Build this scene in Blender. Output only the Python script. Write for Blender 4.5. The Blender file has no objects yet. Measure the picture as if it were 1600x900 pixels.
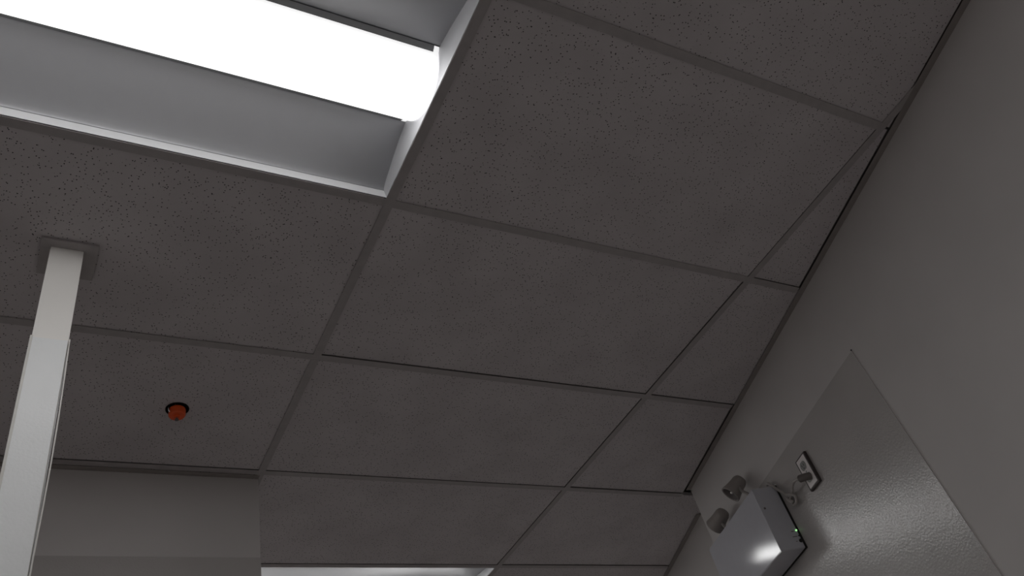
import bpy, bmesh, math, random
from mathutils import Vector, Matrix
random.seed(7)
SC = bpy.context.scene
COL = SC.collection
H = 2.72                                   # ceiling height; every z below is written relative to it

# ------------------------------------------------------------------ camera, world, exposure
cam_d = bpy.data.cameras.new('camera')
cam = bpy.data.objects.new('camera', cam_d); COL.objects.link(cam)
RIGHT = Vector((0.87849015, -0.42519231, -0.21786822))
FWD = Vector((0.4485071, 0.57683868, 0.68271408))
RIGHT = (RIGHT - FWD * RIGHT.dot(FWD)).normalized(); FWD.normalize()
UP = RIGHT.cross(FWD)
M = Matrix((RIGHT, UP, -FWD)).transposed().to_4x4()
M.translation = Vector((-0.68231, -0.59662, H - 1.59870))
cam.matrix_world = M
cam_d.sensor_fit = 'HORIZONTAL'; cam_d.sensor_width = 36.0
cam_d.lens = 1300.876 / 1600 * 36.0
cam_d.shift_x = (800 - 771.2) / 1600
cam_d.shift_y = (418.26 - 450) / 1600
cam_d.clip_start = 0.02; cam_d.clip_end = 60
SC.camera = cam
w = bpy.data.worlds.new('world'); SC.world = w; w.use_nodes = True
w.node_tree.nodes['Background'].inputs[0].default_value = (0.02, 0.02, 0.02, 1)
SC.view_settings.view_transform = 'Standard'
SC.view_settings.look = 'None'
SC.view_settings.exposure = 0.0
SC.view_settings.gamma = 1.0
SC.view_settings.use_curve_mapping = False
LENS_STRENGTH = 6.8

# ------------------------------------------------------------------ materials
def new_mat(name):
    m = bpy.data.materials.new(name); m.use_nodes = True
    nt = m.node_tree
    return m, nt, nt.nodes['Principled BSDF']
def node(nt, t, **k):
    n = nt.nodes.new(t)
    for a, v in k.items(): setattr(n, a, v)
    return n
def ramp(nt, src, p0, p1, c0, c1):
    r = node(nt, 'ShaderNodeValToRGB')
    e = r.color_ramp.elements
    e[0].position, e[0].color = p0, c0
    e[1].position, e[1].color = p1, c1
    nt.links.new(src, r.inputs[0]); return r.outputs[0]
def g(v, t=(1, 1, 1)): return (v * t[0], v * t[1], v * t[2], 1)
def plain(name, col, rough=0.5, metal=0.0, noise=0.06, nscale=30, bump=0.0, bscale=200, bdist=0.001):
    """a painted / plastic / metal surface: slight mottling and optional fine relief"""
    m, nt, b = new_mat(name)
    tc = node(nt, 'ShaderNodeTexCoord')
    nz = node(nt, 'ShaderNodeTexNoise'); nz.inputs['Scale'].default_value = nscale; nz.inputs['Detail'].default_value = 3
    nt.links.new(tc.outputs['Object'], nz.inputs['Vector'])
    c0 = tuple(c * (1 - noise) for c in col[:3]) + (1,); c1 = tuple(min(1, c * (1 + noise)) for c in col[:3]) + (1,)
    nt.links.new(ramp(nt, nz.outputs['Fac'], 0.3, 0.7, c0, c1), b.inputs['Base Color'])
    b.inputs['Roughness'].default_value = rough; b.inputs['Metallic'].default_value = metal
    if bump:
        n2 = node(nt, 'ShaderNodeTexNoise'); n2.inputs['Scale'].default_value = bscale; n2.inputs['Detail'].default_value = 2
        nt.links.new(tc.outputs['Object'], n2.inputs['Vector'])
        bp = node(nt, 'ShaderNodeBump'); bp.inputs['Strength'].default_value = bump; bp.inputs['Distance'].default_value = bdist
        nt.links.new(n2.outputs['Fac'], bp.inputs['Height']); nt.links.new(bp.outputs[0], b.inputs['Normal'])
    return m

def tile_material():
    m, nt, b = new_mat('mineral_fibre_tile')
    tc = node(nt, 'ShaderNodeTexCoord'); oi = node(nt, 'ShaderNodeObjectInfo')
    off = node(nt, 'ShaderNodeVectorMath', operation='SCALE'); off.inputs[0].default_value = (17.3, 9.1, 23.7)
    nt.links.new(oi.outputs['Random'], off.inputs['Scale'])
    add = node(nt, 'ShaderNodeVectorMath', operation='ADD')
    nt.links.new(tc.outputs['Object'], add.inputs[0]); nt.links.new(off.outputs[0], add.inputs[1])
    def dots(scale, thr, soft, stretch=None):
        src = add.outputs[0]
        if stretch:
            mp = node(nt, 'ShaderNodeMapping'); mp.inputs['Scale'].default_value = stretch; mp.inputs['Rotation'].default_value = (0, 0, 0.5)
            nt.links.new(src, mp.inputs[0]); src = mp.outputs[0]
        v = node(nt, 'ShaderNodeTexVoronoi'); v.inputs['Scale'].default_value = scale
        nt.links.new(src, v.inputs['Vector'])
        return ramp(nt, v.outputs['Distance'], thr, thr + soft, (0, 0, 0, 1), (1, 1, 1, 1))
    d1 = dots(118, 0.15, 0.05)
    d2 = dots(90, 0.035, 0.05, (1.0, 0.45, 1.0))
    mul = node(nt, 'ShaderNodeMath', operation='MULTIPLY')
    nt.links.new(d1, mul.inputs[0]); nt.links.new(d2, mul.inputs[1])
    nz = node(nt, 'ShaderNodeTexNoise'); nz.inputs['Scale'].default_value = 6; nz.inputs['Detail'].default_value = 6
    nt.links.new(add.outputs[0], nz.inputs['Vector'])
    base = ramp(nt, nz.outputs['Fac'], 0.3, 0.7, (0.61, 0.572, 0.576, 1), (0.69, 0.65, 0.654, 1))
    mix = node(nt, 'ShaderNodeMix', data_type='RGBA')
    nt.links.new(mul.outputs[0], mix.inputs['Factor'])
    mix.inputs['A'].default_value = (0.05, 0.045, 0.045, 1); nt.links.new(base, mix.inputs['B'])
    nt.links.new(mix.outputs['Result'], b.inputs['Base Color'])
    bp = node(nt, 'ShaderNodeBump'); bp.inputs['Strength'].default_value = 0.4; bp.inputs['Distance'].default_value = 0.002
    nt.links.new(mul.outputs[0], bp.inputs['Height']); nt.links.new(bp.outputs[0], b.inputs['Normal'])
    b.inputs['Roughness'].default_value = 0.95; b.inputs['Specular IOR Level'].default_value = 0.1
    return m

def frp_material(name, col, rough=0.3, bump=0.35):
    """pebbled glass-fibre wall panel"""
    m, nt, b = new_mat(name)
    tc = node(nt, 'ShaderNodeTexCoord')
    v = node(nt, 'ShaderNodeTexNoise'); v.inputs['Scale'].default_value = 175; v.inputs['Detail'].default_value = 2
    nt.links.new(tc.outputs['Object'], v.inputs['Vector'])
    bp = node(nt, 'ShaderNodeBump'); bp.inputs['Strength'].default_value = bump; bp.inputs['Distance'].default_value = 0.0012
    nt.links.new(v.outputs['Fac'], bp.inputs['Height']); nt.links.new(bp.outputs[0], b.inputs['Normal'])
    nz = node(nt, 'ShaderNodeTexNoise'); nz.inputs['Scale'].default_value = 4; nz.inputs['Detail'].default_value = 4
    nt.links.new(tc.outputs['Object'], nz.inputs['Vector'])
    c = col[:3]
    nt.links.new(ramp(nt, nz.outputs['Fac'], 0.3, 0.7, tuple(x * .94 for x in c) + (1,), tuple(x * 1.05 for x in c) + (1,)), b.inputs['Base Color'])
    b.inputs['Roughness'].default_value = rough
    return m

def lens_material(name, strength):
    """frosted acrylic over an LED board: brightest along its middle, dimmer towards its long edges"""
    m, nt, b = new_mat(name)
    tc = node(nt, 'ShaderNodeTexCoord'); sp = node(nt, 'ShaderNodeSeparateXYZ')
    nt.links.new(tc.outputs['Object'], sp.inputs[0])
    def fall(axis, a, c):
        ab = node(nt, 'ShaderNodeMath', operation='ABSOLUTE'); nt.links.new(sp.outputs[axis], ab.inputs[0])
        mr = node(nt, 'ShaderNodeMapRange'); mr.interpolation_type = 'SMOOTHSTEP'
        mr.inputs['From Min'].default_value = a; mr.inputs['From Max'].default_value = c
        mr.inputs['To Min'].default_value = 1.0; mr.inputs['To Max'].default_value = 0.0
        nt.links.new(ab.outputs[0], mr.inputs['Value']); return mr.outputs[0]
    ml = node(nt, 'ShaderNodeMath', operation='MULTIPLY')
    nt.links.new(fall('Y', 0.045, 0.096), ml.inputs[0]); nt.links.new(fall('X', 0.548, 0.604), ml.inputs[1])
    mr = node(nt, 'ShaderNodeMapRange')
    mr.inputs['To Min'].default_value = 0.75; mr.inputs['To Max'].default_value = strength
    nt.links.new(ml.outputs[0], mr.inputs['Value'])
    b.inputs['Base Color'].default_value = (0.8, 0.8, 0.8, 1); b.inputs['Roughness'].default_value = 0.4
    b.inputs['Emission Color'].default_value = (1.0, 1.0, 1.0, 1)
    nt.links.new(mr.outputs[0], b.inputs['Emission Strength'])
    return m

MAT = dict(
    tile=tile_material(),
    tee=plain('painted_tee_steel', (0.45, 0.42, 0.415), 0.55),
    angle=plain('wall_angle_paint', (0.33, 0.30, 0.28), 0.6),
    plenum=plain('dark_plenum_deck', (0.05, 0.05, 0.05), 0.9),
    wall=plain('wall_paint_greige', (0.63, 0.602, 0.588), 0.6, noise=0.04, nscale=3, bump=0.15, bscale=300),
    panel=frp_material('grey_frp_panel', (0.53, 0.505, 0.49), 0.20, 0.46),
    panel_w=frp_material('white_frp_panel', (0.84, 0.85, 0.85), 0.35, 0.35),
    floor=plain('vinyl_floor', (0.35, 0.335, 0.33), 0.5, noise=0.08, nscale=5),
    fixture=plain('white_fixture_enamel', (0.60, 0.60, 0.62), 0.35, noise=0.01),
    lip=plain('lamplit_fixture_enamel', (0.80, 0.80, 0.81), 0.35, noise=0.01),  # same enamel as the wings, lightened for the lens light on the lip
    rail=plain('lens_rail_grey', (0.42, 0.43, 0.44), 0.5, noise=0.02),
    shell=plain('galvanised_housing', (0.35, 0.36, 0.37), 0.5, 0.6),
    lens=lens_material('lit_acrylic_lens', LENS_STRENGTH),
    lens_new=lens_material('lit_acrylic_lens_newer', LENS_STRENGTH * 1.6),
    post=plain('post_white_paint', (0.88, 0.855, 0.82), 0.5, noise=0.02, nscale=8),
    trim=plain('corner_trim_white', (0.66, 0.64, 0.60), 0.4),
    black=plain('black_recess', (0.012, 0.011, 0.010), 0.6),
    red=plain('red_plastic_cap', (0.95, 0.12, 0.02), 0.4, noise=0.1),
    chrome=plain('chromed_brass', (0.75, 0.73, 0.70), 0.25, 1.0),
    steel=plain('emergency_light_enamel', (0.55, 0.55, 0.59), 0.10, noise=0.02),
    head=plain('lamp_head_plastic', (0.34, 0.31, 0.29), 0.45),
    head2=plain('lamp_head_plastic_dark', (0.16, 0.14, 0.135), 0.45),
    bulb=plain('clear_bulb_reflector', (0.8, 0.8, 0.78), 0.12, 0.9),
    cord=plain('white_cord_vinyl', (0.42, 0.39, 0.37), 0.45),
    plug=plain('grey_plug_vinyl', (0.16, 0.14, 0.13), 0.45),
    plate=plain('white_outlet_plastic', (0.95, 0.90, 0.89), 0.25, noise=0.01),
    recept=plain('receptacle_face_grey', (0.30, 0.30, 0.285), 0.4),
    brown=plain('dark_outlet_rim', (0.06, 0.045, 0.042), 0.5),
)
m, nt, b = new_mat('green_led'); b.inputs['Base Color'].default_value = (0.2, 0.6, 0.2, 1)
b.inputs['Emission Color'].default_value = (0.45, 1.0, 0.40, 1); b.inputs['Emission Strength'].default_value = 0.9
MAT['led'] = m

# ------------------------------------------------------------------ helpers
def obj(name, mesh_or_bm, mat, parent=None, loc=(0, 0, 0), rot=(0, 0, 0), smooth=False):
    if isinstance(mesh_or_bm, bmesh.types.BMesh):
        me = bpy.data.meshes.new(name)
        bmesh.ops.recalc_face_normals(mesh_or_bm, faces=mesh_or_bm.faces)
        mesh_or_bm.to_mesh(me); mesh_or_bm.free()
    else: me = mesh_or_bm
    if not me.materials: me.materials.append(MAT[mat])
    if smooth:
        for p in me.polygons: p.use_smooth = True
    o = bpy.data.objects.new(name, me); COL.objects.link(o)
    o.location = loc; o.rotation_euler = rot; o.parent = parent
    return o
def empty(name, loc, rz=0.0):
    o = bpy.data.objects.new(name, None); COL.objects.link(o)
    o.location = loc; o.rotation_euler = (0, 0, rz); o.empty_display_size = 0.05
    return o
def tag(o, label, cat=None, group=None, kind=None):
    o['label'] = label
    if cat: o['category'] = cat
    if group: o['group'] = group
    if kind: o['kind'] = kind
    return o
def struct(o, label): o['kind'] = 'structure'; o['label'] = label; return o
def add_box(bm, x0, x1, y0, y1, z0, z1):
    v = [bm.verts.new(p) for p in ((x0, y0, z0), (x1, y0, z0), (x1, y1, z0), (x0, y1, z0), (x0, y0, z1), (x1, y0, z1), (x1, y1, z1), (x0, y1, z1))]
    for f in ((0, 3, 2, 1), (4, 5, 6, 7), (0, 1, 5, 4), (1, 2, 6, 5), (2, 3, 7, 6), (3, 0, 4, 7)): bm.faces.new([v[i] for i in f])
def box(*a, bevel=0):
    bm = bmesh.new(); add_box(bm, *a)
    if bevel: bmesh.ops.bevel(bm, geom=bm.edges[:], offset=bevel, segments=2, affect='EDGES')
    return bm
def prism(pts, axis0, axis1, make):
    """closed profile pts extruded between two values; make(p, t) -> 3D"""
    bm = bmesh.new()
    a = [bm.verts.new(make(p, axis0)) for p in pts]; c = [bm.verts.new(make(p, axis1)) for p in pts]
    n = len(pts)
    for i in range(n): bm.faces.new((a[i], a[(i + 1) % n], c[(i + 1) % n], c[i]))
    bm.faces.new(a[::-1]); bm.faces.new(c)
    return bm
def lathe(prof, seg=24, cap=True):
    """profile [(r, z)] about local Z"""
    bm = bmesh.new(); rings = []
    for r, z in prof:
        rings.append([bm.verts.new((r * math.cos(2 * math.pi * k / seg), r * math.sin(2 * math.pi * k / seg), z)) for k in range(seg)])
    for a, c in zip(rings, rings[1:]):
        for k in range(seg): bm.faces.new((a[k], a[(k + 1) % seg], c[(k + 1) % seg], c[k]))
    if cap: bm.faces.new(rings[0][::-1]); bm.faces.new(rings[-1])
    return bm
def tube(pts, r, seg=8, sub=6, flat=1.0):
    """smooth tube through pts (Catmull-Rom)"""
    P = [Vector(p) for p in pts]; Q = []
    for i in range(len(P) - 1):
        p0, p1, p2, p3 = P[max(0, i - 1)], P[i], P[i + 1], P[min(len(P) - 1, i + 2)]
        for k in range(sub):
            t = k / sub
            Q.append(0.5 * ((2 * p1) + (p2 - p0) * t + (2 * p0 - 5 * p1 + 4 * p2 - p3) * t * t + (3 * p1 - p0 - 3 * p2 + p3) * t ** 3))
    Q.append(P[-1])
    bm = bmesh.new(); rings = []; nrm = None
    for i, q in enumerate(Q):
        tg = (Q[min(i + 1, len(Q) - 1)] - Q[max(i - 1, 0)]).normalized()
        if nrm is None: nrm = tg.orthogonal().normalized()
        nrm = (nrm - tg * nrm.dot(tg)).normalized(); bn = tg.cross(nrm)
        rings.append([bm.verts.new(q + (nrm * math.cos(2 * math.pi * k / seg) * flat + bn * math.sin(2 * math.pi * k / seg)) * r) for k in range(seg)])
    for a, c in zip(rings, rings[1:]):
        for k in range(seg): bm.faces.new((a[k], a[(k + 1) % seg], c[(k + 1) % seg], c[k]))
    bm.faces.new(rings[0][::-1]); bm.faces.new(rings[-1])
    return bm

# ------------------------------------------------------------------ the room shell
XW, Y0, Y1 = -3.72, -3.12, 6.16            # left, back and far limits
WS = Vector((1.156, -0.374, 0)); WD = Vector((0.299884, 0.953976, 0)); WN = Vector((-0.953976, 0.299884, 0))
WANG = math.atan2(WD.y, WD.x)              # local x runs along the slanted wall, local y out into the room
S_END = 2.262                              # outside corner of the slanted wall
def wall_x(y): return WS.x + (y - WS.y) * WD.x / WD.y
W2P = Vector((2.03, 1.968, 0)); W2K = 0.36 # recessed wall beyond the corner
def wall2_x(y): return W2P.x + (y - W2P.y) * W2K

floor = obj('floor', box(XW - .1, 4.2, Y0 - .1, Y1 + .1, -0.05, 0.0), 'floor'); struct(floor, 'grey vinyl floor of the room below the frame')
wr = obj('wall_right', box(-3.2, S_END, -0.12, 0.0, -H, 0.3), 'wall', None, (WS.x, WS.y, H), (0, 0, WANG)); struct(wr, 'slanted greige wall on the right with the emergency light')
pn = obj('wall_panel', box(0.997, S_END - .001, 0.0002, 0.0035, -H + .01, -0.283), 'panel', wr); pn['label'] = 'darker glossy pebbled wall panel'
for s_, z_ in ((0.999, -0.279),):
    obj('nail_head', lathe([(0.0025, 0), (0.0025, 0.002), (0.001, 0.003)], 8), 'black', wr, (s_, 0.0, z_), (-math.pi / 2, 0, 0))
w2a = math.atan2(1, W2K)
w2 = obj('wall_recess', box(-0.12, 4.6, -0.1, 0.0, -H, 0.3), 'wall', None, (W2P.x, W2P.y, H), (0, 0, w2a)); struct(w2, 'set-back wall beyond the outside corner at bottom right')
wf = obj('wall_front', box(XW, 0.0, 1.867, 1.985, -H, -0.0005), 'wall', None, (0, 0, H)); struct(wf, 'greige wall facing the camera at lower left')
pf = obj('wall_panel', box(XW + .01, -0.0005, 1.8635, 1.8668, -H + .01, -0.286), 'panel', wf); pf['label'] = 'darker pebbled panel on the lower part'
struct(obj('wall_left', box(XW - .1, XW, Y0, Y1, -H, 0.3), 'wall', None, (0, 0, H)), 'greige wall on the left, outside the frame')
struct(obj('wall_back', box(XW, 0.6, Y0 - .1, Y0, -H, 0.3), 'wall', None, (0, 0, H)), 'greige wall behind the camera')
struct(obj('wall_far', box(XW, 4.1, Y1, Y1 + .1, -H, 0.3), 'wall', None, (0, 0, H)), 'greige wall at the far end of the room')

# ------------------------------------------------------------------ suspended ceiling
UX, VY = 1.219, 0.6096
def row_y(v): return v * VY + (0.024 if v >= 4 else 0.0)    # the far rows sit a little further out
ceil = obj('ceiling', box(XW, 4.1, Y0, Y1, 0.32, 0.36), 'plenum', None, (0, 0, H)); struct(ceil, 'suspended ceiling of speckled tiles in a steel grid')
LIGHT_CELLS = {(-1, 0), (0, 4), (-1, -2), (-1, -4), (-3, -4), (-3, -2), (-3, 0), (-2, 4), (-3, 6), (-2, 8), (0, 7), (1, 8)}  # all but the first two are unseen lights added to brighten the room
def clip_poly(poly, P, N):
    out = []
    for i in range(len(poly)):
        a, b_ = Vector(poly[i]), Vector(poly[(i + 1) % len(poly)])
        da, db = (a - P).dot(N), (b_ - P).dot(N)
        if da >= 0: out.append(tuple(a))
        if da * db < 0: out.append(tuple(a + (b_ - a) * (da / (da - db))))
    return out
def area(p): return abs(sum(p[i][0] * p[(i + 1) % len(p)][1] - p[(i + 1) % len(p)][0] * p[i][1] for i in range(len(p)))) / 2
W2N = Vector((-1, W2K, 0)).normalized()
def cut_by_walls(poly, y_mid, gap=0.004):
    if y_mid < 1.829: return clip_poly(poly, WS + WN * gap, WN)
    return clip_poly(poly, W2P + W2N * gap, W2N)
TILE_G = 0.004
full_tile = bpy.data.meshes.new('ceiling_tile')
_bm = box(-UX / 2 + TILE_G, UX / 2 - TILE_G, -VY / 2 + TILE_G, VY / 2 - TILE_G, 0, 0.016, bevel=0)
bmesh.ops.recalc_face_normals(_bm, faces=_bm.faces); _bm.to_mesh(full_tile); _bm.free(); full_tile.materials.append(MAT['tile'])
SPK = Vector((-0.329, 1.525)); SPK_R = 0.034
def holed_tile(cx, cy):
    bm = bmesh.new()
    X, Y, YF = UX / 2 - TILE_G, VY / 2 - TILE_G, VY / 2 - MARG[(-1, 2)][3]
    o = [bm.verts.new(p) for p in ((-X, -Y, 0), (X, -Y, 0), (X, YF, 0), (-X, YF, 0))]
    h = [bm.verts.new((SPK.x - cx + SPK_R * math.cos(2 * math.pi * k / 24), SPK.y - cy + SPK_R * math.sin(2 * math.pi * k / 24), 0)) for k in range(24)]
    ed = [bm.edges.new((o[i], o[(i + 1) % 4])) for i in range(4)] + [bm.edges.new((h[i], h[(i + 1) % 24])) for i in range(24)]
    r = bmesh.ops.triangle_fill(bm, edges=ed, use_beauty=True)
    fs = [f for f in bm.faces if (f.calc_center_median() - Vector((SPK.x - cx, SPK.y - cy, 0))).length > SPK_R * .6]
    for f in [f for f in bm.faces if f not in fs]: bm.faces.remove(f)
    ex = bmesh.ops.extrude_face_region(bm, geom=bm.faces[:])
    bmesh.ops.translate(bm, verts=[v for v in ex['geom'] if isinstance(v, bmesh.types.BMVert)], vec=(0, 0, 0.016))
    return bm
MARG = {(0, 0): (.004, .0126, .004, .004), (0, 1): (.004, .0130, .004, .0132), (0, 2): (.004, .0140, .004, .0128), (0, 3): (.004, .0130, .004, .0130), (-1, 2): (.004, .004, .004, .0142), (1, 0): (.004, .004, .004, .0125), (1, 1): (.004, .004, .004, .0134), (1, 2): (.004, .004, .004, .0142), (1, 3): (.004, .004, .004, .0136)}
WALL_GAP = {(1, 0): 0.0265, (0, 0): 0.0265, (1, -1): 0.0250, (0, -1): 0.0250, (1, 2): 0.0275}
LIFT = {(0, 1): (0.0035, 0.0, 0.0), (0, 2): (0.0022, 0.0, 0.0), (0, 0): (0.0016, 0.0, 0.0005), (0, 3): (0.002, .0, .0)}
for u in range(-4, 4):
    for v in range(-5, 10):
        if (u, v) in LIGHT_CELLS: continue
        cx, cy = (u + .5) * UX, row_y(v) + VY / 2
        ml, mr_, mn, mf = MARG.get((u, v), (TILE_G,) * 4)
        xa, xb, ya, yb = u * UX + ml, (u + 1) * UX - mr_, row_y(v) + mn, row_y(v + 1) - mf
        poly = [(xa, ya, 0), (xb, ya, 0), (xb, yb, 0), (xa, yb, 0)]
        full = (UX - 2 * TILE_G) * (VY - 2 * TILE_G)
        p2 = cut_by_walls(poly, cy, WALL_GAP.get((u, v), 0.004))
        if len(p2) >= 3: p2 = clip_poly(p2, Vector((XW + .003, 0, 0)), Vector((1, 0, 0)))
        if len(p2) < 3 or area(p2) < 0.0005: continue
        dz, rx, ry = LIFT.get((u, v), (0.0016 + random.random() * 0.0008, 0.0, 0.0))
        if u == 1 and v < 6: dz = 0.0034
        if (u, v) == (-1, 2):
            me = holed_tile(cx, cy)
        elif abs(area(p2) - full) < full * .001: me = full_tile
        else: me = prism([(a - cx, b_ - cy) for a, b_, _ in p2], 0.0, 0.016, lambda p, t: (p[0], p[1], t))
        obj('ceiling_tile', me, 'tile', ceil, (cx, cy, dz + 0.0012), (rx, ry, 0))
TW, TT = 0.012, 0.0012
def tee_profile(): return [(-TW, 0), (TW, 0), (TW, TT), (0.0012, TT), (0.0012, 0.032), (-0.0012, 0.032), (-0.0012, TT), (-TW, TT)]
def y_on_right_wall(x): return WS.y + (x - WS.x) * WD.y / WD.x
for u in range(-3, 4):                      # main runners
    x = u * UX
    y0 = Y0 + .003
    if u == 1:   y0, y1 = y_on_right_wall(x) + .005, Y1
    elif u >= 2: y0, y1 = W2P.y + (x - W2P.x) / W2K + .03, Y1
    else: y1 = Y1
    if x > 1.0 and u == 1: y0 = -0.16
    if y0 > Y1 - .1: continue
    obj('main_runner', prism(tee_profile(), y0, y1 - .003, lambda p, t: (x + p[0], t, p[1])), 'tee', ceil)
for v in range(-4, 10):                     # cross tees, one per module
    y = row_y(v)
    xr = (wall_x(y) if y < 1.85 else wall2_x(y)) - 0.03
    for u in range(-4, 4):
        a, c = max(u * UX + TW, XW + .003), min((u + 1) * UX - TW, xr)
        if c - a < 0.02: continue
        obj('cross_tee', prism(tee_profile(), a, c, lambda p, t: (t, y + p[0], p[1])), 'tee', ceil)
def angle_profile(): return [(0, -0.0012), (0.022, -0.0012), (0.022, 0.0), (0.0012, 0.0), (0.0012, 0.024), (0, 0.024)]
def wall_angle(P, ang, a, c):
    return obj('wall_angle', prism(angle_profile(), a, c, lambda p, t: (t, p[0] + .0003, p[1])), 'angle', ceil, (P[0], P[1], 0.0011), (0, 0, ang))
wall_angle(WS, WANG, -2.8, S_END - .002)
wall_angle(W2P, w2a, 0.0, 4.3)
wall_angle((0.0, 1.867), math.pi, 0.0, -XW - .01)
wall_angle((XW, Y1), -math.pi / 2, 0.02, Y1 - Y0 - .02)

# ------------------------------------------------------------------ recessed ceiling lights
def make_light(u, v, lens='lens', depth=1.0):
    L = empty('ceiling_light', ((u + .5) * UX, row_y(v) + VY / 2, H))
    L.scale = (1, 1, depth)
    X, Y = UX / 2 - TW - .0005, VY / 2 - TW - .0005
    e = 0.0015
    # outer galvanised housing above the grid
    bm = bmesh.new()
    hs = [(X - .0003, Y - .0003)]
    add_box(bm, -X, X, -Y, Y, 0.092, 0.096)
    for s in (-1, 1):
        add_box(bm, min(s * X, s * (X - .0015)), max(s * X, s * (X - .0015)), -Y, Y, 0.030, 0.092)
        add_box(bm, -X, X, min(s * Y, s * (Y - .0015)), max(s * Y, s * (Y - .0015)), 0.030, 0.092)
    obj('housing', bm, 'shell', L)
    # frame lip round the opening, its enamel whitened to look lit
    for s in (-1, 1):
        obj('frame_lip', box(-X, X, *sorted((s * (Y - .0012), s * (Y - .0028))), e, 0.0285), 'lip', L)
    # two coved reflector wings
    prof = [(Y - .0030, 0.0270), (Y - .0036, 0.0295), (Y - .0055, 0.0325), (Y - .009, 0.0350), (Y - .014, 0.0372)]
    ya, za, yb, zb_ = Y - .014, 0.0372, 0.1075, 0.0735
    for k in range(1, 13):
        t = k / 12
        prof.append((ya + (yb - ya) * t, za + (zb_ - za) * (t + 0.28 * t * (1 - t))))
    for s in (-1, 1):
        pts = [(s * a, z) for a, z in prof] + [(s * a, z + .0015) for a, z in prof[::-1]]
        o = obj('reflector_wing', prism(pts, -X + .004, X - .004, lambda p, t: (t, p[0], p[1])), 'fixture', L)
        for p in o.data.polygons: p.use_smooth = len(p.vertices) == 4 and abs(p.normal.z) > .05
    # sloping end plates
    for s in (-1, 1):
        pts = [(s * (X - .001), e), (s * (X - .0125), 0.088), (s * (X - .0110), 0.088), (s * (X + .0000), e)]
        obj('end_plate', prism(pts, -Y + .003, Y - .003, lambda p, t: (p[0], t, p[1])), 'fixture', L)
    # bowed lens
    hw, ze, zb = 0.0960, 0.0635, 0.003
    sag = ze - zb; R = (hw * hw + sag * sag) / (2 * sag); zc = zb + R
    a0 = math.asin(min(1, hw / R))
    arc = [(R * math.sin(a0 * (2 * k / 28 - 1)), zc - R * math.cos(a0 * (2 * k / 28 - 1))) for k in range(29)]
    arc = [(-0.1063, 0.0712)] + arc + [(0.1063, 0.0712)]           # flat flanges along both edges
    bm = prism(arc, -1, 1, lambda p, t: (t * (X - .0052 - .087 * p[1]), p[0], p[1]))
    me = bpy.data.meshes.new('lens'); bmesh.ops.recalc_face_normals(bm, faces=bm.faces); bm.to_mesh(me); bm.free()
    me.materials.append(MAT[lens]); me.materials.append(MAT['fixture'])
    for p in me.polygons:
        p.use_smooth = len(p.vertices) == 4 and abs(p.center.y) < .095
        if p.normal.z > 0.5: p.material_index = 1
    obj('lens', me, lens, L)
    # opaque rails clipping the long edges of the lens
    for s in (-1, 1):
        pts = [(s * 0.1069, 0.0712), (s * 0.0955, 0.0622), (s * 0.0955, 0.0612), (s * 0.1069, 0.0700)]
        obj('lens_rail', prism(pts, -X + .024, X - .024, lambda p, t: (t, p[0], p[1])), 'rail', L)
    return L
tag(make_light(-1, 0), 'large recessed ceiling light with glowing bowed lens, nearest above the white post', 'ceiling light', 'recessed ceiling lights')
tag(make_light(0, 4, 'lens_new', 0.62), 'recessed ceiling light cut off by the bottom edge, beyond the front wall', 'ceiling light', 'recessed ceiling lights')
for c in sorted(LIGHT_CELLS - {(-1, 0), (0, 4)}):  # unseen lights, added only to raise the light level in the room
    tag(make_light(*c), 'unseen recessed ceiling light added to brighten the room', 'ceiling light', 'unseen ceiling lights added to brighten the room')

# ------------------------------------------------------------------ white post
PX0, PX1, PY0, PY1 = -0.7270, -0.6560, 0.9370, 1.0080
pcx, pcy = (PX0 + PX1) / 2, (PY0 + PY1) / 2
post = tag(empty('column', (pcx, pcy, 0)), 'white square post clad in textured panel below, rising to the ceiling at left', 'column')
hx, hy = (PX1 - PX0) / 2, (PY1 - PY0) / 2
obj('post', box(-hx, hx, -hy, hy, 0, H + .0005, bevel=0.0012), 'post', post)
zt = H - 0.290
obj('cladding_panel', box(-hx + .0008, hx - .0016, -hy - .0058, -hy - .0015, 0.01, zt), 'panel_w', post)['label'] = 'pebbled white cladding panel'
obj('cladding_panel', box(-hx + .0008, hx - .0008, hy + .0015, hy + .0058, 0.01, zt), 'panel_w', post)
for s in (-1, 1):
    obj('cladding_panel', box(*sorted((s * (hx + .0005), s * (hx + .0022))), -hy + .004, hy - .004, 0.01, zt), 'panel_w', post)
def corner_trim(s, bow):
    bm = bmesh.new(); rings = []
    n = 24
    for i in range(n + 1):
        z = 0.01 + (zt + .004 - .01) * i / n
        t = (H - z - .29) / .55
        off = bow * math.sin(math.pi * min(max(t, 0), 1)) if 0 < t < 1 else 0
        x = s * (hx + .0028 + off)
        L = [(x, -hy + .012), (x, -hy - .0072), (x - s * .0052, -hy - .0072), (x - s * .0052, -hy - .0062), (x - s * .0012, -hy - .0062), (x - s * .0012, -hy + .012)]
        if s > 0: L = [(x, -hy + .012), (x, -hy - .0072), (x - s * .0026, -hy - .0072), (x - s * .0026, -hy - .0062), (x - s * .0012, -hy - .0062), (x - s * .0012, -hy + .012)]
        rings.append([bm.verts.new((a, b_, z)) for a, b_ in L])
    for a, c in zip(rings, rings[1:]):
        for k in range(6): bm.faces.new((a[k], a[(k + 1) % 6], c[(k + 1) % 6], c[k]))
    bm.faces.new(rings[0][::-1]); bm.faces.new(rings[-1])
    return bm
obj('corner_trim', corner_trim(-1, 0.0), 'trim', post)
obj('corner_trim', corner_trim(1, 0.0042), 'trim', post)['label'] = 'corner trim pulling away from the panel'
cx0, cx1, cy0, cy1 = -0.749 - pcx, -0.626 - pcx, 0.914 - pcy, 1.031 - pcy
bm = bmesh.new()
q = 0.0008
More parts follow.
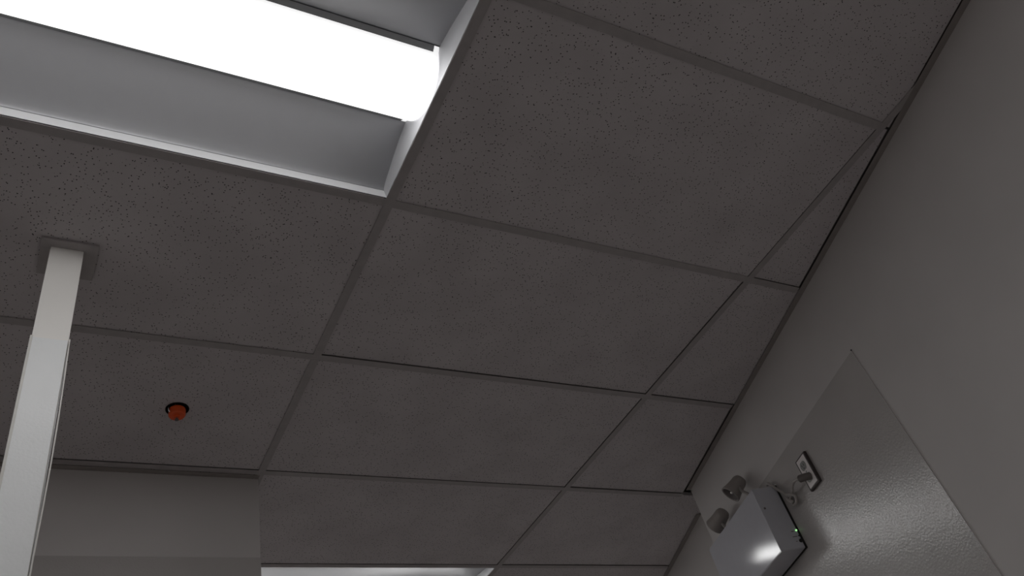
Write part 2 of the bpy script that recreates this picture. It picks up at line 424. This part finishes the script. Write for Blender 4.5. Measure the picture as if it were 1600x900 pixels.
zc0, zc1 = H - .0045, H + .0010
add_box(bm, cx0, cx1, cy0, -hy - q, zc0, zc1); add_box(bm, cx0, cx1, hy + q, cy1, zc0, zc1)
add_box(bm, cx0, -hx - q, -hy - q, hy + q, zc0, zc1); add_box(bm, hx + q, cx1, -hy - q, hy + q, zc0, zc1)
obj('ceiling_collar', bm, 'tee', post)['label'] = 'flat square collar where the post meets the ceiling'

# ------------------------------------------------------------------ sprinkler
spk = tag(empty('sprinkler_head', (SPK.x, SPK.y, H)), 'sprinkler head with red cap hanging from a black hole in the ceiling tile', 'sprinkler')
bm = lathe([(SPK_R - .0008, 0.002), (SPK_R - .0008, 0.06), (0.002, 0.06), (0.002, 0.058), (SPK_R - .003, 0.058), (SPK_R - .003, 0.002)], 24, cap=False)
obj('escutcheon_cup', bm, 'black', spk)
obj('pipe_fitting', lathe([(0.012, 0.058), (0.012, 0.03), (0.009, 0.024), (0.009, 0.01)], 16), 'chrome', spk)
obj('protective_cap', lathe([(0.006, 0.003), (0.0235, 0.001), (0.0245, -0.004), (0.0240, -0.019), (0.021, -0.023), (0.010, -0.0235), (0.009, -0.028), (0.004, -0.029)], 24), 'red', spk)['label'] = 'orange-red plastic cap'
for s in (-1, 1):
    obj('frame_arm', tube([(s * .010, 0, .022), (s * .022, 0, .014), (s * .0268, 0, .000), (s * .0262, 0, -.010), (s * .018, 0, -.020)], .0024, 6, 4), 'chrome', spk, rot=(0, 0, 0.35), smooth=True)
obj('deflector', lathe([(0.003, -0.028), (0.003, -0.034), (0.006, -0.0345), (0.006, -0.036)], 14), 'head2', spk)

# ------------------------------------------------------------------ outlet on the slanted wall
def wall_pt(s, o, z): p = WS + WD * s + WN * o; return (p.x, p.y, H + z)
out = tag(empty('electrical_outlet', wall_pt(1.463, 0.0037, -0.411), WANG), 'white duplex outlet with dark rim on the slanted wall above the emergency light cord', 'outlet')
obj('rim', box(-.0345, .0345, 0, .011, -.0565, .0565, bevel=.0012), 'brown', out)
# white cover with the two receptacle faces standing in it
obj('cover_plate', box(-.0285, .0265, .0108, .0130, -.0505, .0505, bevel=.0006), 'plate', out)['label'] = 'white cover plate'
def receptacle(z):
    bm = bmesh.new(); pts = []
    for k in range(28):
        a = 2 * math.pi * k / 28
        pts.append((0.0165 * math.cos(a), max(-.0142, min(.0142, 0.0175 * math.sin(a)))))
    r = obj('receptacle', prism(pts, 0.0128, 0.0146, lambda p, t: (p[0], t, p[1] + z)), 'recept', out)
    for sx, hh in ((-.006, .0045), (.006, .0035)):
        obj('slot', box(sx - .0011, sx + .0011, .0144, .0149, z + .002 - hh, z + .002 + hh), 'black', r)
    obj('ground_hole', prism([(0.0025 * math.cos(a), 0.0025 * math.sin(a) - .0085 + z) for a in [k * math.pi / 5 for k in range(10)]], .0144, .0149, lambda p, t: (p[0], t, p[1])), 'black', r)
receptacle(0.0215); receptacle(-0.0215)
obj('cover_screw', lathe([(.003, 0), (.003, .0006), (.002, .0012)], 10), 'recept', out, (0, .0129, 0), (-math.pi / 2, 0, 0))

# ------------------------------------------------------------------ emergency light
S0, S1, ZB, ZT, DB, DT = 1.674, 2.110, -0.573, -0.338, 0.104, 0.1015
OFF = 0.0040
em = tag(empty('emergency_light', wall_pt(S0, OFF, ZB), WANG), 'grey emergency light box with two lamp heads on the slanted wall panel', 'emergency light')
LN, HT = S1 - S0, ZT - ZB; DB -= OFF; DT -= OFF
bm = prism([(0.006, 0), (DB, 0), (DT, HT), (0.006, HT)], 0, LN, lambda p, t: (t, p[0] + (0.03 * t if p[0] > .05 else 0), p[1]))
bmesh.ops.bevel(bm, geom=bm.edges[:], offset=0.002, segments=2, affect='EDGES')
hous = obj('housing', bm, 'steel', em)
obj('back_shadow_line', box(-.0015, LN + .0015, 0, .0058, -.0015, HT + .0015), 'black', em)['label'] = 'black sheet for the shadow line behind the box'  # black edge standing in for the shade where the box meets the wall
obj('status_led', lathe([(.0032, 0), (.0030, .003), (.0015, .0045)], 12), 'led', em, (0, 0.010, .063), (0, -math.pi / 2, 0))['label'] = 'lit green indicator'
obj('charge_lamp', lathe([(.0026, 0), (.0026, .002), (.0012, .003)], 12), 'black', em, (0, 0.010, .043), (0, -math.pi / 2, 0))
obj('test_button', lathe([(.0062, 0), (.0062, .004), (.005, .006)], 16), 'black', em, (0, 0.0125, .025), (0, -math.pi / 2, 0))
for zz, o0, o1 in ((.061, .021, .030), (.042, .016, .034), (.025, .024, .030)):
    obj('printed_mark', box(-.0004, .0002, o0, o1, zz - .0014, zz + .0014), 'head2', em)
obj('cover_screw', lathe([(.004, 0), (.004, .0015), (.002, .0025)], 10), 'head2', em, (0, .084, .157), (0, -math.pi / 2, 0))
def lamp_head(x, o, foot, ctr, aim, c):
    """bell-shaped head on a swivel bracket standing on the housing's top"""
    ctr = Vector(ctr); ax = Vector(aim).normalized()
    obj('bracket', tube([(foot, o, HT - .003), (foot, o, HT + .022), (ctr.x * .5 + foot * .5, o, ctr.z * .6 + (HT + .02) * .4), tuple(ctr - ax * .030)], .0062, 8, 5), c, em, smooth=True)
    h = obj('lamp_head', lathe([(0.012, -0.050), (0.022, -0.047), (0.027, -0.036), (0.029, -0.010), (0.0335, 0.014), (0.0365, 0.024), (0.0365, 0.030), (0.0325, 0.030), (0.029, 0.022), (0.014, 0.004), (0.004, 0.003)], 28), c, em, ctr, smooth=True)
    h.rotation_mode = 'QUATERNION'; h.rotation_quaternion = ax.to_track_quat('Z', 'Y')
    obj('reflector', lathe([(0.0320, 0.0285), (0.027, 0.020), (0.013, 0.006), (0.003, 0.005)], 24, cap=False), 'head2', h, smooth=True)
    obj('bulb', lathe([(0.003, 0.004), (0.0075, 0.010), (0.0085, 0.016), (0.006, 0.022), (0.001, 0.0245)], 16), 'bulb', h, smooth=True)
    return h
lamp_head(0, 0.055, 1.765 - S0, (1.842 - S0, .056, -.240 - ZB), (0.30, 0.75, -0.60), 'head')
lamp_head(0, 0.055, 2.010 - S0, (2.050 - S0, .056, -.258 - ZB), (0.90, 0.30, -0.30), 'head')
# cord: from the plug in the lower receptacle, hanging in a bundled loop, then up behind the housing
def EL(s, o, z): return (s - S0, o - OFF, z - ZB)
cord = obj('power_cord', tube([EL(1.472, .042, -.427), EL(1.508, .044, -.415), EL(1.545, .034, -.412), EL(1.580, .024, -.420), EL(1.617, .018, -.428), EL(1.612, .018, -.447), EL(1.590, .020, -.452), EL(1.572, .024, -.440), EL(1.582, .028, -.424), EL(1.612, .024, -.408), EL(1.648, .020, -.370), EL(1.683, .020, -.322), EL(1.700, .020, -.318)], .0052, 8, 8), 'cord', em, smooth=True)
cord['label'] = 'white cord looping from the plug to the housing'
obj('plug', tube([EL(1.455, .0185, -.4325), EL(1.456, .026, -.4325), EL(1.462, .036, -.431), EL(1.478, .043, -.426)], .0125, 12, 5), 'plug', cord, smooth=True)['label'] = 'angled grey plug'
obj('cord_tie', tube([EL(1.626, .018, -.418), EL(1.614, .0225, -.431), EL(1.601, .022, -.444)], .0075, 8, 4), 'cord', cord, smooth=True)
